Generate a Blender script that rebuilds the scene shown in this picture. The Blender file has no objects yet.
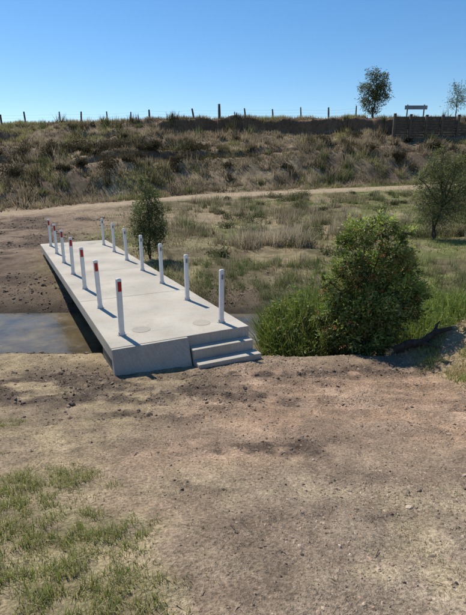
import bpy, math, numpy as np
from mathutils import Vector
rng=np.random.default_rng(7)
S=bpy.context.scene
S.view_settings.view_transform='Standard'; S.view_settings.look='None'; S.view_settings.exposure=0

# ------------------------------------------------ noise
def hsh(ix,iy,seed):
    n=(ix.astype(np.int64)*374761393+iy.astype(np.int64)*668265263+seed*1442695041)&0xffffffff
    n=((n^(n>>13))*1274126177)&0xffffffff
    n=(n^(n>>16))&0xffffffff
    return n/4294967295.0
def vn(x,y,seed=0):
    ix=np.floor(x);iy=np.floor(y);fx=x-ix;fy=y-iy
    fx=fx*fx*(3-2*fx);fy=fy*fy*(3-2*fy)
    a=hsh(ix,iy,seed);b=hsh(ix+1,iy,seed);c=hsh(ix,iy+1,seed);d=hsh(ix+1,iy+1,seed)
    return (a*(1-fx)+b*fx)*(1-fy)+(c*(1-fx)+d*fx)*fy
def fbm(x,y,sc,seed=0,o=4):
    r=0;a=.5;t=0
    x=np.asarray(x,float)/sc;y=np.asarray(y,float)/sc
    for i in range(o):
        r=r+a*vn(x+i*13.7,y-i*7.3,seed+i);t+=a;a*=.5;x,y=(x*.8-y*.6)*2.03,(x*.6+y*.8)*2.03
    return r/t
def ss(a,b,x):
    t=np.clip((x-a)/(b-a),0,1);return t*t*(3-2*t)
def gauss(x,y,cx,cy,rx,ry=None):
    ry=ry or rx
    return np.exp(-((x-cx)/rx)**2-((y-cy)/ry)**2)

# ------------------------------------------------ terrain
WATER=-1.0
def toe(x): return np.interp(x,[-60,-40,-15,-2.6,15.5,40,80],[18,24,31.5,39.5,43.5,48,50])
def ztrk(x): return np.interp(x,[-40,-15,-2.6,15.5,40],[-.5,-.2,.57,1.15,1.8])
def ztop(x): return np.interp(x,[-60,-27,-5,20,60],[7,7.6,8.2,8.3,8.3])
NY=[-3000,-60,-6,0,1,3,6,7,7.4,7.95,9.2,11.0,11.8,13.2,17]
NZ=[3,3,1.6,1.1,.85,.36,-.36,-.43,-.62,-1.06,-1.4,-1.06,-.80,-.5,-.3]
BT=[0,.1,.3,.42,.6,.78,.92,1];BF=[0,.05,.34,.5,.58,.74,.88,1]
CT=[0,.1,.3,.42,.6,.78,.915,.94,1];CF=[0,.05,.34,.48,.55,.66,.78,.985,1]
def cliffmask(x): return ss(-9.5,-7.5,x)*(1-ss(24,27,x))
def darkmask(x,y):
    n=fbm(x,y,.22,171)*.55+fbm(x,y,.9,172)*.45
    xx=x+.5*(fbm(x,y,.7,173)-.5);yy=y+.5*(fbm(x,y,.6,174)-.5)
    g=1.6*gauss(xx,yy,-2.7,5.65,1.7,.50)+1.7*gauss(xx,yy,-1.2,5.2,1.1,.42)+1.2*gauss(xx,yy,-2.2,4.8,1.1,.26)+1.7*gauss(xx,yy,.25,3.3,.50,.15)+1.3*gauss(xx,yy,.6,6.05,1.4,.26)
    g=g+.9*gauss(xx,yy,-1.0,4.2,.9,.24)+.8*gauss(xx,yy,.4,4.8,.8,.16)+.6*gauss(xx,yy,2.2,4.4,.9,.10)+.7*gauss(xx,yy,-.1,2.6,.35,.14)+.6*gauss(xx,yy,.9,2.2,.5,.12)+.9*gauss(xx,yy,2.4,6.3,.8,.28)+.6*gauss(xx,yy,.1,2.0,.2,.3)
    return np.clip(g,0,1)*ss(.36,.52,n)
def rutd(x,y,off): return y-(5.35-off-.16*x+.35*np.sin(x*.5+.8))
def H(x,y,fine=True):
    x=np.asarray(x,float);y=np.asarray(y,float)
    w=np.exp(-((y-9.3)/2.2)**2)
    yy=y+w*(.18*np.sin(x*.9+.5)+.5*(fbm(x,y,1.1,3)-.5))
    z=np.interp(yy,NY,NZ)
    T=toe(x)
    u=np.clip((y-17)/(T-17),0,1)
    z=z+(ztrk(x)+.3)*u*u*(3-2*u)
    yt=58+1.2*(fbm(x,y*0,4,9)-.5)
    t=np.clip((y-T)/(yt-T),0,1)
    cl=cliffmask(x)
    jag=.085*(fbm(x,x*0,3.5,21)-.5)+.05*(fbm(x,y*.5,.8,22)-.5)
    amp=.75+.25*np.clip(fbm(x,x*0,4.5,23)*2.2-.6,0,1)
    f0=np.interp(t,BT,BF);f1=np.interp(np.clip(t+jag*ss(.6,.8,t)*(1-ss(.97,1,t)),0,1),CT,CF)
    f=f0*(1-cl*amp)+f1*cl*amp
    z=z+(ztop(x)-ztrk(x))*f
    bank=ss(0,.08,t)*(1-ss(.97,1,t))
    z=z+bank*(1.0*(fbm(x,y,5,31)-.5)+.7*(fbm(x,y,1.6,32)-.5))
    z=z-bank*1.5*gauss(x,y,-19,44,6,2.2)-bank*1.1*gauss(x,y,-9,50,5,1.5)-bank*1.0*gauss(x,y,-24,50,3.5,1.3)
    z=z-bank*1.6*gauss(x,y,-25.5,53,2.6,.9)-bank*1.2*gauss(x,y,-15,54,2.5,.9)
    tb=t+.10*(fbm(x,x*0,6,26)-.5)+.03*(fbm(x,y,1.2,27)-.5)
    z=z-bank*.9*ss(.36,.46,tb)*(1-ss(.46,.49,tb))*ss(.40,.55,fbm(x,x*0,7,28)+.08*(x<0))
    z=z+ss(58,75,y)*.4*(fbm(x,y,20,5)-.6)
    z=z+ss(57,58.5,y)*(1-ss(60,64,y))*.5*(fbm(x,x*0,1.8,6)-.5)
    # grassy mound at the right of the road
    z=z+ss(2.4,4.3,x+.5*(fbm(x,y,.8,29)-.5))*.72*np.exp(-(np.abs(y-6.7)/1.3)**2.2)
    z=z+ss(6,14,np.abs(x))*.25*(y<8)*ss(8,6,y)
    mid=ss(11.0,13,y)*(1-ss(30,40,y))
    z=z+mid*.30*(fbm(x,y,2.6,44)-.5)+mid*.14*(fbm(x,y,.6,45)-.5)
    if fine:
        nr=1-ss(8,11,y)
        z=z+nr*(.07*(fbm(x,y,.9,50)-.5)+.034*(fbm(x,y,.14,51,3)-.5)*(.4+1.2*fbm(x,y,.7,54)))
        z=z+nr*darkmask(x,y)*(.11*(fbm(x,y,.3,52)-.45)+.06*(fbm(x,y,.09,53,2)-.5))
        for off in (0,.9):
            d=rutd(x,y,off)
            z=z-nr*ss(-1.2,-.2,x)*(.065*np.exp(-(d/.15)**2)-.04*np.exp(-((np.abs(d)-.27)/.09)**2))*(.3+fbm(x,y,.6,61))
    return z

def axis(segs):
    out=[];
    for a,b,f in segs:
        v=a
        while v<b:
            out.append(v);v+=f(v)
    return out
ys=axis([(-3000,-60,lambda v:500),(-60,0,lambda v:6),(0,1,lambda v:.1),(1,3.5,lambda v:.022),(3.5,8.5,lambda v:.034),(8.5,53,lambda v:.036+(v-8.5)*.0075),(53,59,lambda v:.13),(59,5000,lambda v:.4+(v-59)*.2)])+[5200]
xp=axis([(0,2.2,lambda v:.024),(2.2,45,lambda v:.028+(v-2.2)*.0115),(45,4000,lambda v:.6+(v-45)*.25)])+[4200]
xs=np.array([-v for v in xp[::-1]][:-1]+xp);ys=np.array(ys)
X,Y=np.meshgrid(xs,ys)
Z=H(X,Y)
nx,ny=len(xs),len(ys)

def L3(a,b,m): return a*(1-m[...,None])+np.array(b)*m[...,None]
def green_mask(x,y):
    n=fbm(x,y,.35,81)
    g=0
    for cx,cy,rx,ry in [(-1.2,2.65,.45,.30),(-.78,1.95,.36,.30),(-.5,1.5,.38,.26),(-1.3,2.15,.35,.3),(-1.9,3.2,.35,.3),(-1.0,1.6,.35,.25),(-2.2,3.9,.3,.2)]:
        g=g+gauss(x,y,cx,cy,rx,ry)
    g2=gauss(x,y,-.25,2.5,.4,.4)*.35+gauss(x,y,.5,1.5,.5,.3)*.3+gauss(x,y,-.9,3.3,.4,.3)*.3+gauss(x,y,-2.6,4.4,.8,.4)*.25
    return np.clip(ss(.36,.95,(g+g2)*(.25+1.45*n)),0,1)
def mound_mask(x,y):
    n1=fbm(x,y,1.3,70)
    return ss(2.45,2.95,x+.7*(n1-.5))*ss(4.7,5.5,y+.5*(n1-.5))
def ground_color(x,y,z):
    n1=fbm(x,y,1.3,70);n2=fbm(x,y,.25,71);n3=fbm(x,y,5,72);n4=fbm(x,y,.08,73,3)
    c=np.ones(x.shape+(3,))*np.array((.315,.232,.155))
    near=1-ss(8,10,y)
    road=ss(-1.2,.2,x+1.2*(n1-.5))*ss(2.6,3.6,y+.9*(n1-.5))*(1-ss(6.0,6.7,y-.05*x))
    c=L3(c,(.37,.245,.16),road*.85)
    c=L3(c,(.45,.315,.215),road*ss(.50,.64,n1)*.8)
    for off in (0,.9):
        c=L3(c,(.47,.335,.235),ss(-1.2,-.2,x)*np.exp(-(rutd(x,y,off)/.16)**2)*near*.55*ss(.35,.55,n2))
    grav=(1-ss(2.4,3.4,y+1.0*(n1-.5)))*ss(-.6,.6,x+(n2-.5))
    c=L3(c,(.30,.24,.175),grav*.8)
    straw=(1-ss(-1.9,-.6,x-.12*y+1.5*(n1-.5)))*near
    c=L3(c,(.38,.305,.175),straw*.6)
    c=L3(c,(.40,.325,.195),(ss(.5,.62,n2)*(1-ss(2.2,3.4,y))*.45))
    g=green_mask(x,y)
    c=L3(c,(.20,.18,.09),g*.6)
    c=L3(c,(.215,.16,.115),ss(.5,.62,fbm(x,y,.9,75))*near*.6)
    c=L3(c,(.24,.18,.13),ss(.52,.60,fbm(x,y*1.8,.4,79))*near*.35)
    c=L3(c,(.36,.27,.16),mound_mask(x,y)*near*.8)
    c=L3(c,(.10,.074,.056),darkmask(x,y)*.9)
    mud=ss(7.0,7.5,y)*(1-ss(11.8,13.5,y))
    c=L3(c,(.14,.105,.073),mud*.9*(1-.8*mound_mask(x,y)*(y<8)))
    wet=1-ss(-1.0,-.8,z)
    c=L3(c,(.07,.055,.04),wet*((y>7)&(y<12.5)))
    T=toe(x)
    mid=ss(11.6,13.3,y)*(1-ss(-3,1,y-T))
    left=1-ss(-8,-3.5,x+.12*(y-16)+2*(n3-.5))
    field=L3(np.ones(x.shape+(3,))*np.array((.27,.21,.12)),(.17,.18,.062),ss(.43,.58,n3*.5+n1*.5+.13*ss(2,8,x)-.03))
    field=L3(field,(.37,.29,.18),ss(.55,.66,n1)*.6)
    field=L3(field,(.12,.09,.055),ss(.54,.64,fbm(x,y,1.8,76))*.7)
    field=L3(field,(.25,.18,.125),left)
    field=L3(field,(.10,.072,.052),left*np.clip(ss(.47,.6,fbm(x*.6,y,1.1,77))*.75+.7*(1-ss(13.5,16.5,y+3*(n1-.5))),0,1))
    c=L3(c,(0,0,0),mid)+field*mid[...,None]
    tr=np.exp(-((y-(T-2.6))/2.3)**4)*(y>15)
    c=L3(c,(.40,.31,.205),tr*.95*ss(.1,.35,n1+.1))
    tr2=np.exp(-((y-(25-.35*x))/1.6)**4)*(1-ss(-2,3,x))*(y>15)
    c=L3(c,(.36,.27,.18),tr2*.6)
    bk=ss(-.5,1.5,y-T)
    bc=L3(np.ones(x.shape+(3,))*np.array((.18,.13,.085)),(.32,.245,.15),ss(.42,.65,n1*.5+n3*.5))
    c=L3(c,(0,0,0),bk)+bc*bk[...,None]
    t=(y-T)/(58-T)
    clf=ss(.84,.88,t)*(1-ss(.99,1.0,t))*ss(-9.5,-7.5,x)
    c=L3(c,(.28,.18,.11),clf*.9)
    c=L3(c,(.11,.072,.046),clf*ss(.42,.56,fbm(x,z*3,1.2,78))*.85)
    c=L3(c,(.35,.28,.18),ss(59,62,y))
    return c*(.66+.40*n2+.28*n4)[...,None]

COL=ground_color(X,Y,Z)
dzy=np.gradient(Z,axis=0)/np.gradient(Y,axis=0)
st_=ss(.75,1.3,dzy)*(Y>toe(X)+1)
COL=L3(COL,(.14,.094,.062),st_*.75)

def mkmesh(name,verts,loops,starts,cols=None,mats=(),smooth=False,matidx=None,parent=None):
    me=bpy.data.meshes.new(name)
    verts=np.asarray(verts,np.float32).reshape(-1,3)
    loops=np.asarray(loops,np.int32).ravel();starts=np.asarray(starts,np.int32)
    me.vertices.add(len(verts));me.vertices.foreach_set('co',verts.ravel())
    me.loops.add(len(loops));me.loops.foreach_set('vertex_index',loops)
    me.polygons.add(len(starts));me.polygons.foreach_set('loop_start',starts)
    if smooth: me.polygons.foreach_set('use_smooth',np.ones(len(starts),bool))
    if matidx is not None: me.polygons.foreach_set('material_index',np.asarray(matidx,np.int32))
    me.update(calc_edges=True);me.validate()
    if not smooth: me.shade_flat()
    if cols is not None:
        a=me.color_attributes.new('Col','FLOAT_COLOR','POINT')
        c=np.ones((len(verts),4),np.float32);c[:,:3]=np.asarray(cols).reshape(-1,3)
        a.data.foreach_set('color',c.ravel())
    for m in mats: me.materials.append(m)
    o=bpy.data.objects.new(name,me);S.collection.objects.link(o)
    if parent: o.parent=parent
    return o
def empty(name,loc=(0,0,0)):
    o=bpy.data.objects.new(name,None);o.location=loc;S.collection.objects.link(o);o.empty_display_size=.2;return o

# ------------------------------------------------ materials
def newmat(name):
    m=bpy.data.materials.new(name);m.use_nodes=True
    nt=m.node_tree;b=nt.nodes['Principled BSDF'];return m,nt,b
def N(nt,t,**k):
    n=nt.nodes.new(t)
    for a,v in k.items():
        if a in n.inputs.keys(): n.inputs[a].default_value=v
        else: setattr(n,a,v)
    return n
def mrange(nt,src,a,b,c,d):
    r=N(nt,'ShaderNodeMapRange')
    for i,v in enumerate((a,b,c,d)): r.inputs[i+1].default_value=v
    nt.links.new(src,r.inputs[0]);return r.outputs[0]
def noise(nt,vec,scale,detail=4,rough=.6):
    n=N(nt,'ShaderNodeTexNoise');n.inputs['Scale'].default_value=scale;n.inputs['Detail'].default_value=detail;n.inputs['Roughness'].default_value=rough
    nt.links.new(vec,n.inputs['Vector']);return n.outputs['Fac']
def mul(nt,a,b):
    m=N(nt,'ShaderNodeMath',operation='MULTIPLY');nt.links.new(a,m.inputs[0]);nt.links.new(b,m.inputs[1]);return m.outputs[0]
def bump(nt,h,b,strength,dist):
    bp=N(nt,'ShaderNodeBump');bp.inputs['Strength'].default_value=strength;bp.inputs['Distance'].default_value=dist
    nt.links.new(h,bp.inputs['Height']);nt.links.new(bp.outputs[0],b.inputs['Normal'])
def mat_ground():
    m,nt,b=newmat('earth')
    L=nt.links.new
    at=N(nt,'ShaderNodeAttribute',attribute_name='Col')
    tc=N(nt,'ShaderNodeTexCoord').outputs['Object']
    a=mrange(nt,noise(nt,tc,48,3,.75),.3,.7,.45,1.55)
    c=mrange(nt,noise(nt,tc,4.,5,.7),.3,.7,.70,1.30)
    f=mul(nt,a,c)
    vm=N(nt,'ShaderNodeVectorMath',operation='SCALE');L(at.outputs['Color'],vm.inputs[0]);L(f,vm.inputs['Scale'])
    L(vm.outputs[0],b.inputs['Base Color'])
    b.inputs['Roughness'].default_value=.95;b.inputs['Specular IOR Level'].default_value=.12
    bump(nt,a,b,.8,.010)
    return m
def mat_leaf(name,trans=.35,rough=.55,spec=.3,tint=(1.25,1.3,.7)):
    m,nt,b=newmat(name);L=nt.links.new
    at=N(nt,'ShaderNodeAttribute',attribute_name='Col')
    L(at.outputs['Color'],b.inputs['Base Color'])
    b.inputs['Roughness'].default_value=rough;b.inputs['Specular IOR Level'].default_value=spec
    tr=N(nt,'ShaderNodeBsdfTranslucent')
    vm=N(nt,'ShaderNodeVectorMath',operation='MULTIPLY');vm.inputs[1].default_value=tint
    L(at.outputs['Color'],vm.inputs[0]);L(vm.outputs[0],tr.inputs['Color'])
    mx=N(nt,'ShaderNodeMixShader');mx.inputs[0].default_value=trans
    L(b.outputs[0],mx.inputs[1]);L(tr.outputs[0],mx.inputs[2])
    L(mx.outputs[0],nt.nodes['Material Output'].inputs['Surface'])
    return m
def mat_dry(name):
    m,nt,b=newmat(name);L=nt.links.new;nt.nodes.remove(b)
    at=N(nt,'ShaderNodeAttribute',attribute_name='Col')
    d=N(nt,'ShaderNodeBsdfDiffuse');L(at.outputs['Color'],d.inputs['Color'])
    tr=N(nt,'ShaderNodeBsdfTranslucent');L(at.outputs['Color'],tr.inputs['Color'])
    mx=N(nt,'ShaderNodeMixShader');mx.inputs[0].default_value=.35
    L(d.outputs[0],mx.inputs[1]);L(tr.outputs[0],mx.inputs[2])
    L(mx.outputs[0],nt.nodes['Material Output'].inputs['Surface'])
    return m
def mat_noise(name,c1,c2,scale=8,rough=.8,bmp=.2,bscale=60,dist=.01,detail=5,stretch=None,spec=.3,c3=None):
    m,nt,b=newmat(name);L=nt.links.new
    src=N(nt,'ShaderNodeTexCoord').outputs['Object']
    if stretch:
        mp=N(nt,'ShaderNodeMapping');mp.inputs['Scale'].default_value=stretch;L(src,mp.inputs[0]);src=mp.outputs[0]
    cr=N(nt,'ShaderNodeValToRGB');cr.color_ramp.elements[0].position=.33;cr.color_ramp.elements[1].position=.67
    cr.color_ramp.elements[0].color=(*c1,1);cr.color_ramp.elements[1].color=(*c2,1)
    if c3:
        e=cr.color_ramp.elements.new(.5);e.color=(*c3,1)
    L(noise(nt,src,scale,detail,.62),cr.inputs[0]);L(cr.outputs[0],b.inputs['Base Color'])
    bump(nt,noise(nt,src,bscale,2),b,bmp,dist)
    b.inputs['Roughness'].default_value=rough;b.inputs['Specular IOR Level'].default_value=spec
    return m
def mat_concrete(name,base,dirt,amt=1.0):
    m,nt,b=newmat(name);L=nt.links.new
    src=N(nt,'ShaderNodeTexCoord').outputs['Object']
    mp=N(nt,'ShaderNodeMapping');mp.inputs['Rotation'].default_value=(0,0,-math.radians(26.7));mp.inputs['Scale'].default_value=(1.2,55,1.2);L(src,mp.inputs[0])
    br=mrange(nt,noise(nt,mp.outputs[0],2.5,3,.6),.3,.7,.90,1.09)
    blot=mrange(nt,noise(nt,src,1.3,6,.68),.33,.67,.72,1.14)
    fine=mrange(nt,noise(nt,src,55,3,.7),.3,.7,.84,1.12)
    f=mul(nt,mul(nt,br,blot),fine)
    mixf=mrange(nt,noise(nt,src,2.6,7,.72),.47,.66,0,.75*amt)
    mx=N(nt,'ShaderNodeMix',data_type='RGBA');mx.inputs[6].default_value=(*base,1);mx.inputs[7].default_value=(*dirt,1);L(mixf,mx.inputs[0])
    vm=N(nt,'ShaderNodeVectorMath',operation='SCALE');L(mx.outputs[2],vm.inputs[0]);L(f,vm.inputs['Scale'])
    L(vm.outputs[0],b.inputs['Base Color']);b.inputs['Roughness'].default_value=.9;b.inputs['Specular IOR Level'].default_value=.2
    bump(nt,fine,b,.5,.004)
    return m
M_ground=mat_ground()
M_grass=mat_leaf('grass_blades',.35,.7,.15,(1.2,1.2,.75))
M_dry=mat_dry('dry_grass_blades')
M_leaf=mat_leaf('leaves',.35,.5,.35,(1.4,1.4,.7))
M_bark=mat_noise('bark',(.05,.036,.026),(.13,.10,.073),25,.9,.6,80)
M_conc=mat_concrete('concrete',(.56,.51,.425),(.38,.325,.245))
M_conc2=mat_concrete('shaded_concrete',(.22,.20,.165),(.11,.09,.065))  # concrete below the deck, its shade put into a darker colour
M_cover=mat_concrete('cover_concrete',(.46,.42,.35),(.35,.31,.24))
M_white=mat_noise('white_paint',(.70,.685,.65),(.82,.81,.78),9,.45,.05,60)
M_red=mat_noise('red_reflector',(.36,.018,.012),(.50,.03,.02),30,.35,.2,300,.001)
M_grey=mat_noise('grey_reflector',(.16,.16,.17),(.3,.3,.31),30,.35,.2,300,.001)
M_steel=mat_noise('bracket_steel',(.3,.3,.3),(.42,.42,.42),30,.45,.1,100)
M_wood=mat_noise('weathered_timber',(.06,.048,.037),(.17,.135,.105),3,.9,.5,20,.02,stretch=(1,1,5))
M_wire=mat_noise('fence_wire',(.15,.14,.13),(.25,.24,.22),5,.6,.1,20)
M_sign=mat_noise('sign_panel',(.18,.22,.25),(.28,.32,.35),2,.5,.1,20)
def mat_stone():
    m,nt,b=newmat('stone');L=nt.links.new
    at=N(nt,'ShaderNodeAttribute',attribute_name='Col')
    src=N(nt,'ShaderNodeTexCoord').outputs['Object']
    vm=N(nt,'ShaderNodeVectorMath',operation='SCALE');L(at.outputs['Color'],vm.inputs[0]);L(mrange(nt,noise(nt,src,70,2),0,1,.5,1.5),vm.inputs['Scale'])
    L(vm.outputs[0],b.inputs['Base Color']);b.inputs['Roughness'].default_value=.95;b.inputs['Specular IOR Level'].default_value=.1
    return m
M_stone=mat_stone()
def mat_water():
    m,nt,b=newmat('creek_water');L=nt.links.new
    tc=N(nt,'ShaderNodeTexCoord').outputs['Object']
    cr=N(nt,'ShaderNodeValToRGB');cr.color_ramp.elements[0].color=(.075,.06,.036,1);cr.color_ramp.elements[1].color=(.18,.14,.08,1)
    cr.color_ramp.elements[0].position=.35;cr.color_ramp.elements[1].position=.65
    L(noise(nt,tc,1.1,5),cr.inputs[0]);L(cr.outputs[0],b.inputs['Base Color'])
    L(mrange(nt,noise(nt,tc,1.7,4),.4,.65,.10,.38),b.inputs['Roughness']);b.inputs['IOR'].default_value=1.33
    bump(nt,noise(nt,tc,8,3),b,.35,.02)
    return m

idx=np.arange(nx*ny).reshape(ny,nx)
q=np.stack([idx[:-1,:-1],idx[:-1,1:],idx[1:,1:],idx[1:,:-1]],-1).reshape(-1,4)
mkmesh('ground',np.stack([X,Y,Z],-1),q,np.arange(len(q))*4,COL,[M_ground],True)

wx=np.linspace(-60,60,121);wv=[];
for x in wx: wv+= [(x,7.2,WATER),(x,12.3,WATER)]
wq=[(2*i,2*i+2,2*i+3,2*i+1) for i in range(120)]
mkmesh('creek_water',wv,wq,np.arange(120)*4,None,[mat_water()])

# ------------------------------------------------ blades
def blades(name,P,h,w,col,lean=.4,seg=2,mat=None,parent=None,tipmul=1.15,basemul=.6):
    n=len(P);a=rng.uniform(0,2*np.pi,n);la=rng.uniform(0,2*np.pi,n)
    l=np.abs(rng.normal(0,lean,n))*h
    side=np.stack([np.cos(a),np.sin(a),np.zeros(n)],-1)*(w/2)[:,None]
    ld=np.stack([np.cos(la),np.sin(la),np.zeros(n)],-1)*l[:,None]
    up=np.zeros((n,3));up[:,2]=h/np.sqrt(1+(l/h)**2*.6)
    B=P.copy();B[:,2]-=.01*np.minimum(1,h*5)
    if seg==2:
        mid=B+up*.55+ld*.3
        V=np.stack([B-side,B+side,mid-side*.8,mid+side*.8,B+up+ld],1)
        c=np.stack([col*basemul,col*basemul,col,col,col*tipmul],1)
        i=np.arange(n)[:,None]*5
        loops=np.concatenate([i+np.array([[0,1,3,2]]),i+np.array([[2,3,4]])],1)
        st=(np.arange(n)[:,None]*7+np.array([[0,4]])).ravel()
    else:
        V=np.stack([B-side,B+side,B+up+ld],1)
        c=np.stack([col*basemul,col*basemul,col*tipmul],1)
        i=np.arange(n)[:,None]*3;loops=i+np.array([[0,1,2]]);st=np.arange(n)*3
    return mkmesh(name,V,loops,st,c,[mat or M_grass],parent=parent)
def place(x,y,fine=True): return np.stack([x,y,H(x,y,fine)],-1)
def mixc(n,cols,var=.2):
    cols=np.array(cols);k=rng.integers(0,len(cols),n)
    return cols[k]*rng.uniform(1-var,1+var,(n,1))
def cat(lst): return [np.concatenate(z) for z in zip(*lst)]

O=np.array([-1.75,6.2]);D=np.array([-.449,.8935]);R=np.array([.8935,.449]);BL=11.0;BW=2.25
def onbridge(x,y,pad=.0):
    dx=x-O[0];dy=y-O[1];r=dx*R[0]+dy*R[1];d=dx*D[0]+dy*D[1]
    return (r>-pad)&(r<BW+pad)&(d>-.4-pad)&(d<BL+pad)

# foreground green turf
n=240000
x=rng.uniform(-3.4,1.2,n);y=rng.uniform(1.1,4.6,n);g=green_mask(x,y);tf=fbm(x,y,.07,82,2)
k=rng.uniform(0,1,n)<g*.8*ss(.35,.65,tf);x,y,g,tf=x[k],y[k],g[k],tf[k];n=len(x)
h=rng.uniform(.02,.06,n)*(.5+.5*g)*(.3+1.5*tf);c=mixc(n,[(.20,.26,.07),(.27,.32,.10),(.17,.22,.055),(.26,.29,.09),(.42,.37,.21),(.46,.40,.24),(.38,.33,.18)])
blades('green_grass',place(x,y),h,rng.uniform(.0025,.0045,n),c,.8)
# dry short grass
n=200000
x=rng.uniform(-5,3.2,n);y=rng.uniform(1.1,7.0,n)
m=fbm(x,y,.5,90);tf=fbm(x,y,.08,93,2);dens=ss(.42,.7,m)*(1-ss(-1.6,.2,x-.15*y))+ss(.44,.64,m)*(1-ss(2.2,3.2,y))*.8
dens=dens*(1-.95*darkmask(x,y))*ss(.3,.7,tf)
k=(rng.uniform(0,1,n)<dens*.8)&~onbridge(x,y,.1);x,y=x[k],y[k];n=len(x)
c=mixc(n,[(.50,.42,.26),(.43,.35,.21),(.54,.46,.31),(.3,.3,.13),(.33,.26,.16)])
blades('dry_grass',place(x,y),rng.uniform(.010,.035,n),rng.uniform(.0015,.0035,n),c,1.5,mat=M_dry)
# mound grass, right of road
n=120000
x=rng.uniform(2.2,9,n);y=rng.uniform(4.2,8.4,n)
m=fbm(x,y,.45,91)
k=rng.uniform(0,1,n)<mound_mask(x,y)*ss(.34,.55,m);x,y=x[k],y[k];n=len(x)
gg=fbm(x,y,.8,92)>.48
c=np.where(gg[:,None],mixc(n,[(.24,.28,.09),(.33,.35,.14)]),mixc(n,[(.54,.45,.27),(.46,.37,.22),(.38,.30,.18)]))
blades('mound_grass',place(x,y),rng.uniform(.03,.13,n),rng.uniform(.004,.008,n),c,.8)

def clumps(cl):
    out=[]
    for cx,cy,rx,ry,n,h0,h1 in cl:
        r=np.sqrt(rng.uniform(0,1,n));a=rng.uniform(0,2*np.pi,n)
        x=cx+rx*r*np.cos(a);y=cy+ry*r*np.sin(a)
        out.append((x,y,rng.uniform(h0,h1,n)*(1.05-.35*r)))
    return cat(out)
def leafmesh(name,P,size,col,aspect=.35,dirbias=None,parent=None,mat=None,droop=0):
    n=len(P)
    d=rng.normal(0,1,(n,3))
    if dirbias is not None: d=d*.7+dirbias
    d[:,2]-=droop
    d/=np.linalg.norm(d,axis=1)[:,None]+1e-9
    s=np.cross(d,rng.normal(0,1,(n,3)));s/=np.linalg.norm(s,axis=1)[:,None]+1e-9
    nn=np.cross(d,s)
    L=size[:,None];W=(size*aspect)[:,None]
    V=np.stack([P,P+d*L*.5+s*W*.5+nn*L*.06,P+d*L,P+d*L*.5-s*W*.5+nn*L*.06],1)
    c=np.stack([col*.85,col,col*1.1,col],1)
    i=np.arange(n)[:,None]*4
    return mkmesh(name,V,i+np.arange(4)[None],np.arange(n)*4,c,[mat or M_leaf],parent=parent)
def weedbed(name,spots,cols,lsz,nl,wr=(.010,.022)):
    E=empty(name)
    x,y,h=clumps(spots);k=~onbridge(x,y,.03);x,y,h=x[k],y[k],h[k];n=len(x)
    h=h*(.6+.8*fbm(x,y,.3,200))
    blades('blades',place(x,y),h,rng.uniform(wr[0],wr[1],n),mixc(n,cols,.3),.35,basemul=.3,tipmul=1.25,parent=E)
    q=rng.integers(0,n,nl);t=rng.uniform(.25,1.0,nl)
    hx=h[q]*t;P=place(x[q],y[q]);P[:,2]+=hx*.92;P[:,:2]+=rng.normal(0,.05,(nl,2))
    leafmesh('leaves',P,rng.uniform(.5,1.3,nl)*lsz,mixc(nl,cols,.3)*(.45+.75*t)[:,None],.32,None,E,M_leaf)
    return E
weedbed('reeds',[(1.02,8.5,.38,.5,1500,.8,1.25),(1.25,8.9,.55,.6,2300,1.3,1.85),(1.9,8.6,.5,.6,2000,1.2,1.6),(.85,8.9,.28,.5,900,.9,1.5),(1.3,8.0,.45,.3,1400,.35,.8),(2.6,9.4,.7,.6,1600,1.0,1.5),(.75,8.15,.22,.25,500,.35,.6),(1.7,9.4,.5,.4,900,1.4,2.0)],
   [(.10,.155,.035),(.14,.21,.05),(.19,.26,.07),(.08,.115,.03),(.24,.26,.10),(.3,.28,.14)],.10,20000)
weedbed('creek_weeds',[(3.9,9.6,1.0,.7,2000,.6,1.1),(5.2,10.3,1.3,.8,2800,.6,1.05),(4.2,11.4,1.4,.8,2600,.4,.8),(7,11,1.6,1,2800,.4,.8),(3.3,10.6,.8,.6,1500,.6,1.0),(9.5,11.5,1.6,1,2400,.4,.8)],
   [(.14,.20,.045),(.20,.27,.07),(.27,.33,.10),(.11,.15,.035),(.33,.33,.15)],.09,11000)

# mid field grasses
n=300000
x=rng.uniform(-16,22,n);y=11+rng.uniform(0,1,n)**.8*33
T=toe(x);m=fbm(x,y,2.2,100);m2=fbm(x,y,.7,101);m3=fbm(x,y,6,102)
left=1-ss(-7,-2.5,x+.12*(y-16))
dens=ss(.40,.64,m*.5+m2*.5)*(1-.95*left)
dens=dens*np.where((y>T-5.6)&(y<T-.6),.03,1)*(y<T+1)
k=(rng.uniform(0,1,n)<dens)&~onbridge(x,y,.05)&(H(x,y,False)>WATER+.06);x,y,m,m2,m3=x[k],y[k],m[k],m2[k],m3[k];n=len(x)
gr=fbm(x,y,3.5,103)+.01*x-.003*(y-20)+.15*ss(3,6.5,x)*(1-ss(18,27,y))
green=gr>.53
tall=(m2>.6)&(~green)
h=rng.uniform(.04,.12,n)*(1+.015*y);h[tall]*=2.2
c=np.where(green[:,None],mixc(n,[(.20,.25,.075),(.25,.30,.095),(.30,.31,.13)]),mixc(n,[(.50,.41,.26),(.39,.31,.19),(.27,.205,.13),(.23,.22,.10)]))
blades('field_grass',place(x,y,False),h,rng.uniform(.01,.02,n)*(1+.03*y)*.8,c,.5,seg=1,mat=M_dry,basemul=.75)
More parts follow.
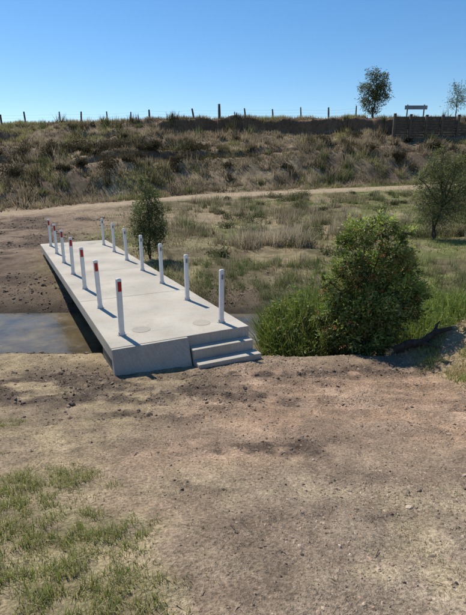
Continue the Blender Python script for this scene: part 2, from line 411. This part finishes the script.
def tuss(n,xr,yr,seed,hr,cols,name,wr,per=40,rad=.35,filt=None,mat=None):
    cx=rng.uniform(*xr,n);cy=rng.uniform(*yr,n)
    if filt is not None:
        k=filt(cx,cy);cx,cy=cx[k],cy[k]
    m=len(cx);sz=rng.uniform(.5,1.2,m);base=mixc(m,cols,.2)
    a=rng.uniform(0,2*np.pi,(m,per));r=rng.uniform(0,1,(m,per))*rad
    x=(cx[:,None]+np.cos(a)*r*sz[:,None]).ravel();y=(cy[:,None]+np.sin(a)*r*sz[:,None]).ravel()
    h=(rng.uniform(hr[0],hr[1],(m,per))*sz[:,None]).ravel()
    c=np.repeat(base,per,0)*rng.uniform(.75,1.25,(m*per,1))
    k=~onbridge(x,y,.02)
    x,y,h,c=x[k],y[k],h[k],c[k]
    return blades(name,place(x,y,False),h,rng.uniform(wr[0],wr[1],len(x)),c,.5,seg=1,mat=mat or M_dry)
tuss(620,(-4,16),(14,37),1,(.3,.75),[(.56,.47,.31),(.44,.36,.23),(.32,.27,.16),(.20,.23,.09)],'dry_tussocks',(.02,.04),45,.4,
     filt=lambda x,y:(fbm(x,y,2.5,110)>.5)&(x>-.35*(y-16)-1)&(y<toe(x)-6)&~((x>4)&(y<19)))
# pale tall tussock group beyond the creek
tuss(26,(.2,2.6),(16.5,19.5),1,(.45,.8),[(.60,.50,.34),(.52,.42,.28)],'pale_tussocks',(.02,.035),60,.4)
tuss(300,(-3.5,7),(11.7,15),1,(.12,.4),[(.26,.28,.11),(.20,.25,.08),(.44,.37,.23)],'creekside_tufts',(.008,.018),40,.25,
     filt=lambda x,y:x>-.5*(y-7)+1.0)
# bank
n=300000
x=rng.uniform(-38,36,n);y=rng.uniform(22,60.5,n);T=toe(x);t=(y-T)/(58-T)
m=fbm(x,y,3,120);m2=fbm(x,y,1.0,121)
zz=H(x,y,False);slope=(H(x,y+.3,False)-zz)/.3
on=(y>T)&(slope<1.05)
k=on&(rng.uniform(0,1,n)<.10+1.0*ss(.40,.6,m2));x,y,t,m,m2=x[k],y[k],t[k],m[k],m2[k];n=len(x)
band=np.exp(-((t-.45+.1*np.sin(x*.2))/.2)**2)*(1-.55*ss(-4,4,x))
light=(ss(.42,.60,m*.6+m2*.4+.05*(t>.85)-.10*band))[:,None]
olive=(fbm(x,y,4,123)>.56)[:,None]
c=mixc(n,[(.24,.18,.115),(.18,.14,.088),(.155,.145,.075),(.29,.225,.145)])*(1-light)+mixc(n,[(.50,.405,.25),(.41,.32,.20),(.56,.46,.30)])*light
c=np.where(olive,c*np.array((.80,.92,.66)),c)
c=c*(1-.35*band)[:,None]
h=rng.uniform(.15,.5,n)*(.5+1.0*m2)
blades('bank_grass',place(x,y,False),h,rng.uniform(.035,.08,n),c,.6,seg=1,mat=M_dry,basemul=.7)
tuss(1100,(-36,34),(30,59),1,(.5,1.1),[(.15,.115,.075),(.12,.10,.055),(.34,.27,.17),(.20,.21,.09),(.48,.39,.26)],'bank_tussocks',(.05,.1),40,.6,
     filt=lambda x,y:(y>toe(x)+.5)&(fbm(x,y,3,130)>.45)&((H(x,y+.3,False)-H(x,y,False))<.35)&(y<57.6))

def tube(paths,name,parent,mat,sides=7):
    V=[];F=[]
    for pts,rad in paths:
        pts=np.array(pts,float);b=len(V);m=len(pts)
        for i in range(m):
            t=pts[min(i+1,m-1)]-pts[max(i-1,0)];t/=np.linalg.norm(t)+1e-9
            u=np.cross(t,(0.3,1,0.1));u/=np.linalg.norm(u)+1e-9;v=np.cross(t,u)
            for j in range(sides):
                a=2*math.pi*j/sides;V.append(pts[i]+rad[i]*(math.cos(a)*u+math.sin(a)*v))
        for i in range(m-1):
            for j in range(sides):
                F.append((b+i*sides+j,b+i*sides+(j+1)%sides,b+(i+1)*sides+(j+1)%sides,b+(i+1)*sides+j))
    return mkmesh(name,V,np.array(F),np.arange(len(F))*4,None,[mat],True,parent=parent)
def branch(a,b,r0,r1,sag=.1,n=6,wob=.03):
    a=np.array(a,float);b=np.array(b,float);ts=np.linspace(0,1,n)
    L=np.linalg.norm(b-a)
    off=np.array([np.sin(ts*math.pi)*0,np.sin(ts*math.pi)*0,np.sin(ts*math.pi)*sag*L]).T
    w=rng.normal(0,wob*L,(n,3));w[0]=0;w[-1]=0
    return [a*(1-t)+b*t for t in ts]+off+w, [r0*(1-t)+r1*t for t in ts]
def tree(name,base,clist,trunks,nleaf,lsize,cols,aspect=.3,droop=0,shell=.55,rb=.03,flowers=None,twigs=10,top=1.15,dark=.55,bark=None,clump=.1,per=22):
    E=empty(name,(0,0,0));base=np.array(base,float)
    paths=[];forks=[]
    for (fx,fy,fz) in trunks:
        f=base+np.array((fx,fy,fz));forks.append(f)
        paths.append(branch(base-np.array((0,0,.08)),f,rb,rb*.62,0,7,.03))
    P=[];C=[];DB=[];vols=np.array([c[3]**2*c[4] for c in clist])**.85;vols/=vols.sum()
    for (dx,dy,dz,rx,rz),vf in zip(clist,vols):
        cc=base+np.array((dx,dy,dz));f=min(forks,key=lambda q:np.linalg.norm(q-cc))
        paths.append(branch(f,cc,rb*.55,rb*.22,.08,6,.04))
        for _ in range(twigs):
            v=rng.normal(0,1,3);v/=np.linalg.norm(v);v[2]=v[2]*.8+.15
            e=cc+v*np.array((rx,rx,rz))*rng.uniform(.65,1.15)
            paths.append(branch(cc,e,rb*.2,rb*.06,.05,4,.05))
        m=int(nleaf*vf)
        ns=max(8,int(m/per));v=rng.normal(0,1,(ns,3));v/=np.linalg.norm(v,axis=1)[:,None]
        rr=(shell+(1-shell)*rng.uniform(0,1,ns)**.6)*rng.uniform(.7,1.28,ns)
        sp=cc+v*rr[:,None]*np.array((rx,rx,rz))
        k=rng.integers(0,ns,m)
        p=sp[k]+rng.normal(0,1,(m,3))*clump*rx*np.array((1,1,1.1))
        tone=np.clip(.5+.5*v[k][:,2],0,1)  # sunlit tops and shaded undersides of clumps painted into leaf colour
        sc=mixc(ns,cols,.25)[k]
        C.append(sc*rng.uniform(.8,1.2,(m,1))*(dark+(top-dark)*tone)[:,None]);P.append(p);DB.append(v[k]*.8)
    P=np.concatenate(P);C=np.concatenate(C);DB=np.concatenate(DB)
    tube(paths,'trunk',E,bark or M_bark)
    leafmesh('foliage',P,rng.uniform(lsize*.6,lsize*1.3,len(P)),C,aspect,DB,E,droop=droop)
    if flowers:
        nf,pr,fs,fcols,filt=flowers
        q=rng.integers(0,len(P),nf*12);cand=P[q]+DB[q]*.09
        cand=cand[filt(cand-base)][:nf]
        m=len(cand)
        fp=np.repeat(cand,pr,0)+rng.normal(0,.016,(m*pr,3))
        leafmesh('flowers',fp,rng.uniform(fs*.6,fs*1.2,len(fp)),np.repeat(mixc(m,fcols,.2),pr,0),.4,None,E)
    return E
def g(x,y): return (x,y,float(H(np.array([x]),np.array([y]))[0]))
cl=[(-.32,0,.78,.36,.30),(.28,.05,.85,.36,.36),(0,-.2,1.1,.38,.34),(-.48,.1,1.27,.27,.27),(.48,0,1.35,.33,.30),(.02,.1,1.65,.36,.32),(-.40,0,1.82,.27,.25),(.40,.05,2.02,.27,.23),(-.24,0,2.34,.26,.20),(.16,.1,2.44,.22,.17),(-.1,-.25,.55,.34,.22),(.70,.1,1.0,.25,.2),(-.70,.05,.92,.19,.19),(.64,.1,1.72,.2,.18),(-.5,0,.5,.26,.18),(.86,0,1.32,.17,.16),(-.48,0,2.14,.15,.15),(.10,.0,.32,.26,.16),(-.68,0,1.5,.13,.15),(.52,0,2.32,.12,.14)]
fl=lambda v:(gauss(v[:,0],v[:,2],-.05,1.75,.55,.42)+.5*gauss(v[:,0],v[:,2],-.55,.6,.35,.5)+.3*gauss(v[:,0],v[:,2],.3,1.2,.6,.8))*(v[:,1]<.25)>rng.uniform(0,1.0,len(v))
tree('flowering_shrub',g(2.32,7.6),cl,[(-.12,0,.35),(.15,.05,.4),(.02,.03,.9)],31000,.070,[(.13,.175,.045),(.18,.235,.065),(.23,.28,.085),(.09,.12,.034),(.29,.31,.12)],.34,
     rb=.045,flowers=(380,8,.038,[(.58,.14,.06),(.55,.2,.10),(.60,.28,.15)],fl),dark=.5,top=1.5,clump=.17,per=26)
tree('sapling_tree',g(-2.78,15.4),[(0,0,.7,.4,.42),(.15,0,1.2,.36,.36),(-.18,0,1.5,.34,.34),(.08,0,1.95,.3,.33),(-.05,0,2.4,.17,.27),(.3,0,1.65,.2,.22),(-.36,0,1.05,.22,.22),(.35,0,.8,.2,.2)],[(0,0,.6),(0.03,0,1.4)],9000,.085,
     [(.07,.09,.04),(.095,.12,.05),(.135,.16,.07)],.25,rb=.03,dark=.5,clump=.26,top=1.3)
WC=[(.17,.195,.09),(.21,.235,.11),(.13,.15,.065),(.27,.27,.15)]
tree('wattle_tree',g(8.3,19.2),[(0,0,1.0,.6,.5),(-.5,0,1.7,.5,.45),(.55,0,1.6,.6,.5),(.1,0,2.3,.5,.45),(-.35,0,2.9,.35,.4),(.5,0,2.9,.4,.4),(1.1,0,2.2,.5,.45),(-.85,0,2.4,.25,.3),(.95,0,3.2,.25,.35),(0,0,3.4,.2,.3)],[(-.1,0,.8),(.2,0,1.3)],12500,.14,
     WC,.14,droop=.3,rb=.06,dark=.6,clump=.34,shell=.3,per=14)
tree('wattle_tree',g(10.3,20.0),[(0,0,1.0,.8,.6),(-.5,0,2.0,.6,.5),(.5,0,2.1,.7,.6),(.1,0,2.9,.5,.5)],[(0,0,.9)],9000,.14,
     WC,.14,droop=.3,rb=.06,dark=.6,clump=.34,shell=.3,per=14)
tree('gum_tree',g(17.3,62),[(-.5,0,2.4,1.1,.7),(.9,0,2.9,1.0,.7),(-.9,0,3.8,.9,.6),(.5,0,4.3,1.1,.7),(-.2,0,5.3,.8,.6),(1.1,0,5.0,.5,.4),(-.1,0,1.5,.9,.5),(1.3,0,3.8,.5,.4),(0.1,0,3.3,.8,.6)],[(0,0,1.6),(.2,0,2.6)],6000,.26,
     [(.10,.12,.055),(.14,.16,.075),(.08,.095,.05)],.28,rb=.13,dark=.6,clump=.24,shell=.35,droop=.3)
tree('gum_tree',g(26.8,60),[(-.4,0,1.8,.8,.6),(.5,0,2.2,.8,.6),(0,0,3.0,.8,.7),(-.5,0,3.6,.4,.5)],[(0,0,1.3)],1300,.28,
     [(.11,.13,.06),(.14,.16,.08)],.16,rb=.07,dark=.6,clump=.4,shell=.3,droop=.4,per=10)
def scrub(name,spots,cols,lsz):
    P=[];C=[]
    for x0,y0,r,n in spots:
        z0=float(H(np.array([x0]),np.array([y0]),False)[0])
        for j in range(5):
            cx=x0+rng.normal(0,r*.5);cy=y0+rng.normal(0,r*.3);cz=z0+r*rng.uniform(.1,.5)
            v=rng.normal(0,1,(n,3));v/=np.linalg.norm(v,axis=1)[:,None];v*=rng.uniform(.3,1.1,(n,1))
            P.append(np.array((cx,cy,cz))+v*np.array((r*.65,r*.5,r*.45)))
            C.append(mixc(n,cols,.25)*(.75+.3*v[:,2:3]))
    P=np.concatenate(P);C=np.concatenate(C)
    leafmesh(name,P,rng.uniform(.6,1.3,len(P))*lsz,C,.3,mat=M_dry)
sp=[]
for i in range(95):
    x0=rng.uniform(-33,-2);T0=float(toe(x0));t0=rng.uniform(.25,.7);sp.append((x0,T0+t0*(58-T0),rng.uniform(.5,1.3),120))
for i in range(45):
    x0=rng.uniform(-33,28);T0=float(toe(x0));t0=rng.uniform(.15,.8);sp.append((x0,T0+t0*(58-T0),rng.uniform(.3,.9),100))
scrub('bank_scrub',sp,[(.085,.07,.045),(.12,.095,.06),(.075,.08,.04),(.17,.135,.09)],.2)
sp=[(8+rng.uniform(-9,12),rng.uniform(15,36),rng.uniform(.2,.6),90) for i in range(52)]
scrub('field_scrub',[s for s in sp if s[1]<toe(s[0])-6],[(.13,.16,.06),(.18,.19,.08),(.28,.24,.14),(.10,.12,.045)],.11)

# ------------------------------------------------ stones
def ico():
    p=(1+5**.5)/2
    v=np.array([(-1,p,0),(1,p,0),(-1,-p,0),(1,-p,0),(0,-1,p),(0,1,p),(0,-1,-p),(0,1,-p),(p,0,-1),(p,0,1),(-p,0,-1),(-p,0,1)],float)
    f=np.array([(0,11,5),(0,5,1),(0,1,7),(0,7,10),(0,10,11),(1,5,9),(5,11,4),(11,10,2),(10,7,6),(7,1,8),(3,9,4),(3,4,2),(3,2,6),(3,6,8),(3,8,9),(4,9,5),(2,4,11),(6,2,10),(8,6,7),(9,8,1)])
    return v/np.linalg.norm(v[0]),f
IV,IF=ico()
OV=np.array([(1,0,0),(0,1,0),(-1,0,0),(0,-1,0),(0,0,1),(0,0,-1)],float);OF=np.array([(0,1,4),(1,2,4),(2,3,4),(3,0,4),(1,0,5),(2,1,5),(3,2,5),(0,3,5)])
def stones(name,x,y,s,col,dz=.1,tiny=False):
    BV,BF_=(OV,OF) if tiny else (IV,IF);nv=len(BV)
    n=len(x);P=place(x,y)
    V=np.repeat(BV[None],n,0)*rng.uniform(.55,1.3,(n,nv,1))
    V=V*rng.uniform(.5,1.25,(n,1,3));a=rng.uniform(0,6.28,n);ca,sa=np.cos(a)[:,None],np.sin(a)[:,None]
    V=np.stack([V[...,0]*ca-V[...,1]*sa,V[...,0]*sa+V[...,1]*ca,V[...,2]*.62],-1)*s[:,None,None]+P[:,None]
    V[...,2]+=(s*dz)[:,None]
    F=(np.arange(n)[:,None,None]*nv+BF_[None]).reshape(-1,3)
    return mkmesh(name,V,F,np.arange(len(F))*3,np.repeat(col[:,None],nv,1),[M_stone])
GC=[(.37,.28,.20),(.28,.22,.16),(.43,.335,.25),(.20,.155,.115),(.34,.23,.16)]
n=100000
x=rng.uniform(-3.2,4.2,n);y=1.1+rng.uniform(0,1,n)**1.4*6.0
m=fbm(x,y,.6,140);dens=.15+.9*ss(.42,.64,m)*ss(-1.2,.3,x)+.6*(1-ss(2.2,3.3,y))*ss(-.6,.5,x)
dens=dens*(1-.7*green_mask(x,y))
k=(rng.uniform(0,1,n)<dens*.8)&~onbridge(x,y,0);x,y=x[k],y[k];n=len(x)
s=np.exp(rng.normal(math.log(.0036),.45,n)).clip(.0015,.012)*(.7+.25*y)
stones('fine_gravel',x,y,s,mixc(n,GC,.3),tiny=True)
n=6500
x=rng.uniform(-3.5,4.5,n);y=1.1+rng.uniform(0,1,n)**1.2*6.2
m=fbm(x,y,.6,140);dens=.08+.9*ss(.45,.66,m)*ss(-1.0,.5,x)+.5*(1-ss(2.2,3.3,y))*ss(-.6,.5,x)
dens=dens*(1-.8*green_mask(x,y))
k=(rng.uniform(0,1,n)<dens*.8)&~onbridge(x,y,0);x,y=x[k],y[k];n=len(x)
s=np.exp(rng.normal(math.log(.0085),.42,n)).clip(.003,.022)*(.75+.12*y)
stones('gravel',x,y,s,mixc(n,GC,.25))
n=16000
x=rng.uniform(-4.5,3.4,n);y=rng.uniform(1.8,6.9,n);dm=darkmask(x,y)
k=(rng.uniform(0,1,n)<dm)&~onbridge(x,y,.03);x,y=x[k],y[k];n=len(x)
s=np.exp(rng.normal(math.log(.009),.58,n)).clip(.003,.048)*(.5+.1*y)
stones('soil_clods',x,y,s,mixc(n,[(.13,.098,.075),(.17,.13,.10),(.10,.075,.056),(.24,.185,.14)],.2))
n=2600
x=rng.uniform(-8,2.5,n);y=np.where(rng.uniform(0,1,n)<.5,rng.normal(7.45,.2,n),rng.normal(12.2,.8,n))
k=~onbridge(x,y,.0)|(y>8);x,y=x[k],y[k];n=len(x)
s=np.exp(rng.normal(math.log(.02),.5,n)).clip(.006,.08)
stones('creek_stones',x,y,s,mixc(n,[(.15,.12,.09),(.22,.175,.13),(.10,.08,.06)],.2))
n=6000
x=rng.uniform(-16,-2,n);y=rng.uniform(12.3,26,n);m=fbm(x*.6,y,1.1,77)
k=(rng.uniform(0,1,n)<ss(.48,.62,m))&(x<-3.5-.12*(y-16))&~onbridge(x,y,.1);x,y=x[k],y[k];n=len(x)
s=np.exp(rng.normal(math.log(.028),.5,n)).clip(.01,.09)
stones('mud_lumps',x,y,s,mixc(n,[(.17,.125,.09),(.23,.17,.12),(.12,.088,.064)],.2))
n=1100
x=rng.uniform(-3.5,3.5,n);y=rng.uniform(1.3,6.8,n);k=~onbridge(x,y,.1);x,y=x[k],y[k];n=len(x)
blades('dead_twigs',place(x,y)+np.array((0,0,.012)),np.full(n,.010),rng.uniform(.004,.007,n),mixc(n,[(.14,.1,.07),(.45,.37,.25),(.3,.23,.16)]),6.0,mat=M_dry,basemul=1)

def obox(name,o,ax,ay,size,z0,z1,mats,parent,bev=.012,taper=None):
    a,b=size;o=np.array(o,float)
    c=[o,o+ax*a,o+ax*a+ay*b,o+ay*b]
    V=[(*p,z0) for p in c]+[(*p,z1) for p in c]
    if taper is not None: V=taper(V)
    F=[(0,3,2,1),(4,5,6,7),(0,1,5,4),(1,2,6,5),(2,3,7,6),(3,0,4,7)]
    ob=mkmesh(name,V,np.array(F),np.arange(6)*4,None,mats,parent=parent)
    import bmesh
    bm=bmesh.new();bm.from_mesh(ob.data);bmesh.ops.recalc_face_normals(bm,faces=bm.faces);bm.to_mesh(ob.data);bm.free()
    if bev:
        md=ob.modifiers.new('b','BEVEL');md.width=bev;md.segments=2
    return ob
# ------------------------------------------------ footbridge
FB=empty('concrete_footbridge',(0,0,0))
def bp(r,d): return O+R*r+D*d
T=.20
js=[0,2.75,5.5,8.25,11.0]
for i in range(4):
    obox('deck_%d'%(i+1),bp(0,js[i]+(.003 if i else 0)),R,D,(BW,js[i+1]-js[i]-.005),-T,0,[M_conc],FB,.009)
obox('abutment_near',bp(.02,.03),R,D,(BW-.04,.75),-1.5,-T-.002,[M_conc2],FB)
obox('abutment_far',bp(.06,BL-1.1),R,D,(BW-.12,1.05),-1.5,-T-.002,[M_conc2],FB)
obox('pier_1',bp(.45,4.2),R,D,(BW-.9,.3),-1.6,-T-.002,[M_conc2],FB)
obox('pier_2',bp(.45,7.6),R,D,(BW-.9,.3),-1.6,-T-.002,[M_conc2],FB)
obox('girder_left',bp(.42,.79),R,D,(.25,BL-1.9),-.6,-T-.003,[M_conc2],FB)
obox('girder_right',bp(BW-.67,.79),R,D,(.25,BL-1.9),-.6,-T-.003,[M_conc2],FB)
def tp(V):
    V=[list(v) for v in V]
    for i in (0,1):
        p=np.array(V[i][:2])-D*(.16+.12*i);V[i][0],V[i][1]=p
    return V
obox('end_block',bp(.0,-.06),R,D,(1.16,.055),-.75,-.004,[M_conc],FB,.01,tp)
obox('step_upper',bp(1.185,-.20),R,D,(1.04,.195),-.75,-.17,[M_conc],FB,.012)
obox('step_lower',bp(1.185,-.42),R,D,(1.07,.215),-.75,-.33,[M_conc],FB,.012)
def ring(name,r,d,rad,parent):
    c=bp(r,d);V=[];n=40
    for zz,rr in ((.0025,rad),(.004,rad*.985)):
        for j in range(n):
            a=2*math.pi*j/n;V.append((c[0]+rr*math.cos(a),c[1]+rr*math.sin(a),zz))
    V.append((c[0],c[1],.004));lo=[];st=[]
    for j in range(n):
        st.append(len(lo));lo+=[j,(j+1)%n,n+(j+1)%n,n+j]
    for j in range(n):
        st.append(len(lo));lo+=[n+j,n+(j+1)%n,2*n]
    mkmesh(name,V,lo,st,None,[M_cover],parent=parent)
ring('cover_1',.62,.62,.15,FB);ring('cover_2',1.62,.5,.15,FB);ring('cover_3',.62,10.3,.15,FB);ring('cover_4',1.62,10.3,.15,FB)

# ------------------------------------------------ guide posts
def guide_post(r,d,h,refl,tilt):
    w,t=.080,.06
    V=[];mi=[]
    def prof(z,inset=0.0):
        a=w/2-inset;b=t/2-inset;ch=.012
        return [(-a+ch,-b,z),(a-ch,-b,z),(a,-b+ch,z),(a,b-ch,z),(a-ch,b,z),(-a+ch,b,z),(-a,b-ch,z),(-a,-b+ch,z)]
    for z,i in [(0.0,0),(h-.012,0),(h,.01)]: V+=prof(z,i)
    lo=[];st=[]
    for k in range(2):
        for j in range(8):
            st.append(len(lo));lo+=[k*8+j,k*8+(j+1)%8,(k+1)*8+(j+1)%8,(k+1)*8+j];mi.append(0)
    st.append(len(lo));lo+=[16+j for j in range(8)];mi.append(0)
    def box(x0,x1,y0,y1,z0,z1,m):
        b=len(V);V.extend([(x0,y0,z0),(x1,y0,z0),(x1,y1,z0),(x0,y1,z0),(x0,y0,z1),(x1,y0,z1),(x1,y1,z1),(x0,y1,z1)])
        for f in [(0,3,2,1),(4,5,6,7),(0,1,5,4),(1,2,6,5),(2,3,7,6),(3,0,4,7)]:
            st.append(len(lo));lo.extend([b+q for q in f]);mi.append(m)
    if refl=='red': box(-.027,.027,-t/2-.006,-t/2+.004,h-.2,h-.05,1); box(-.027,.027,t/2-.004,t/2+.006,h-.2,h-.05,2)
    else: box(-.018,.018,-t/2-.006,-t/2+.004,h-.16,h-.08,1); box(-.027,.027,t/2-.004,t/2+.006,h-.2,h-.05,2)
    box(-.065,-w/2+.002,-.03,.03,0.001,.008,3);box(w/2-.002,.065,-.03,.03,0.001,.008,3)
    box(-w/2-.007,-w/2+.001,-.02,.02,.008,.05,3);box(w/2-.001,w/2+.007,-.02,.02,.008,.05,3)
    ob=mkmesh('guide_post',V,lo,st,None,[M_white,M_red if refl=='red' else M_grey,M_grey,M_steel],matidx=mi)
    p=bp(r,d);ob.location=(p[0],p[1],0)
    ob.rotation_euler=(tilt[0],tilt[1],math.radians(26.7)+rng.normal(0,.05))
for i in range(7):
    guide_post(.28,.5+1.64*i,.90,'red',rng.normal(0,.016,2))
for i in range(7):
    guide_post(1.93,.38+1.57*i,.90,'grey',rng.normal(0,.016,2))

# ------------------------------------------------ wire fence on bank
WF=empty('wire_fence')
fx=[-33,-27.5,-24.6,-20.5,-18,-14.9,-12.2,-9.9,-7.2,-4.6,-1.6,1.5,4.8,8.1,11.4,14.5]
FY=59.0;pp=[]
for i,xx in enumerate(fx):
    yy=FY+rng.normal(0,.15);z=float(H(np.array([xx]),np.array([yy]),False)[0]);hh=1.2+rng.normal(0,.16);rr=.08+.04*rng.uniform()
    if abs(xx+1.6)<.1: hh=1.75;rr=.17
    tl=rng.normal(0,.08)
    pp.append(([(xx,yy,z-.3),(xx+tl*.5,yy,z+hh*.5),(xx+tl,yy,z+hh),(xx+tl,yy,z+hh+.01)],[rr,rr*.95,rr*.85,.005]))
tube(pp,'posts',WF,M_wood,7)
wp=[]
for lev in (.4,.72,1.02):
    for i in range(len(fx)-1):
        a=(fx[i],FY,float(H(np.array([fx[i]]),np.array([FY]),False)[0])+lev);b=(fx[i+1],FY,float(H(np.array([fx[i+1]]),np.array([FY]),False)[0])+lev)
        wp.append(branch(a,b,.005,.005,-.01,4,0))
tube(wp,'wires',WF,M_wire,4)

# ------------------------------------------------ timber retaining wall
TW=empty('timber_retaining_wall');ex=np.array((1.,0.));ey=np.array((0.,1.))
wx0=17.6
for i in range(6):
    xx=wx0+i*1.75;topz=8.45-.05*i+rng.uniform(-.2,.25)
    obox('post_%d'%i,(xx,54.35),ex,ey,(.26,.26),4.2,topz,[M_wood],TW,.02)
for i in range(5):
    nrow=12 if i<4 else 9
    for k in range(nrow):
        z0=4.9+k*.27
        obox('sleeper_%d_%d'%(i,k),(wx0+i*1.75+.02+rng.uniform(-.04,.04),54.64+rng.uniform(-.04,.04)),ex,ey,(1.70,.12),z0,z0+.235,[M_wood],TW,.012)
SB=empty('sign_board')
obox('panel',(20.6,60),ex,ey,(2.7,.06),9.45,9.9,[M_sign],SB,.005)
for xx in (20.9,22.9): obox('leg_%d'%int(xx),(xx,60.08),ex,ey,(.12,.1),7.8,10.0,[M_wood],SB,.005)

def gz(x,y): return float(H(np.array([x]),np.array([y]))[0])
FL=empty('fallen_log')
M_log=mat_noise('dead_wood',(.035,.026,.020),(.09,.07,.052),18,.9,.6,60)
a=[(2.62,7.0),(2.82,6.9),(3.0,6.86),(3.2,6.92),(3.42,6.84)]
pts=[(x,y,gz(x,y)+h) for (x,y),h in zip(a,(.05,.12,.09,.13,.10))]
tube([(pts,[.07,.075,.06,.05,.03]),([pts[2],(3.05,6.75,gz(3.05,6.75)+.07),(3.15,6.62,gz(3.15,6.62)+.03)],[.035,.025,.012]),([pts[3],(3.25,7.0,pts[3][2]+.10),(3.3,7.02,pts[3][2]+.15)],[.03,.02,.01])],'log',FL,M_log,8)

# ------------------------------------------------ light
az=math.atan2(-.60,.80);el=math.radians(51)
sv=Vector((math.sin(az)*math.cos(el),math.cos(az)*math.cos(el),math.sin(el)))
sl=bpy.data.lights.new('sun','SUN');sl.energy=5.0;sl.angle=math.radians(.5);sl.color=(1,.935,.83)
so=bpy.data.objects.new('sun',sl);S.collection.objects.link(so);so.rotation_euler=(-sv).to_track_quat('-Z','Y').to_euler()
w=bpy.data.worlds.new('World');S.world=w;w.use_nodes=True;nt=w.node_tree
sk=nt.nodes.new('ShaderNodeTexSky');sk.sky_type='NISHITA';sk.sun_disc=False;sk.sun_elevation=el;sk.sun_rotation=az%(2*math.pi)
sk.altitude=100;sk.air_density=1.0;sk.dust_density=.1;sk.ozone_density=3.2
hs=nt.nodes.new('ShaderNodeHueSaturation');hs.inputs['Saturation'].default_value=1.25;hs.inputs['Value'].default_value=1.0
nt.links.new(sk.outputs[0],hs.inputs['Color']);nt.links.new(hs.outputs[0],nt.nodes['Background'].inputs[0]);nt.nodes['Background'].inputs[1].default_value=.125

# ------------------------------------------------ camera
cd=bpy.data.cameras.new('camera');co=bpy.data.objects.new('camera',cd);S.collection.objects.link(co)
co.location=(0,0,2.45);co.rotation_euler=(math.radians(73.5),0,0)
cd.sensor_fit='HORIZONTAL';cd.sensor_width=36;cd.lens=35.77;cd.clip_start=.05;cd.clip_end=10000
S.camera=co
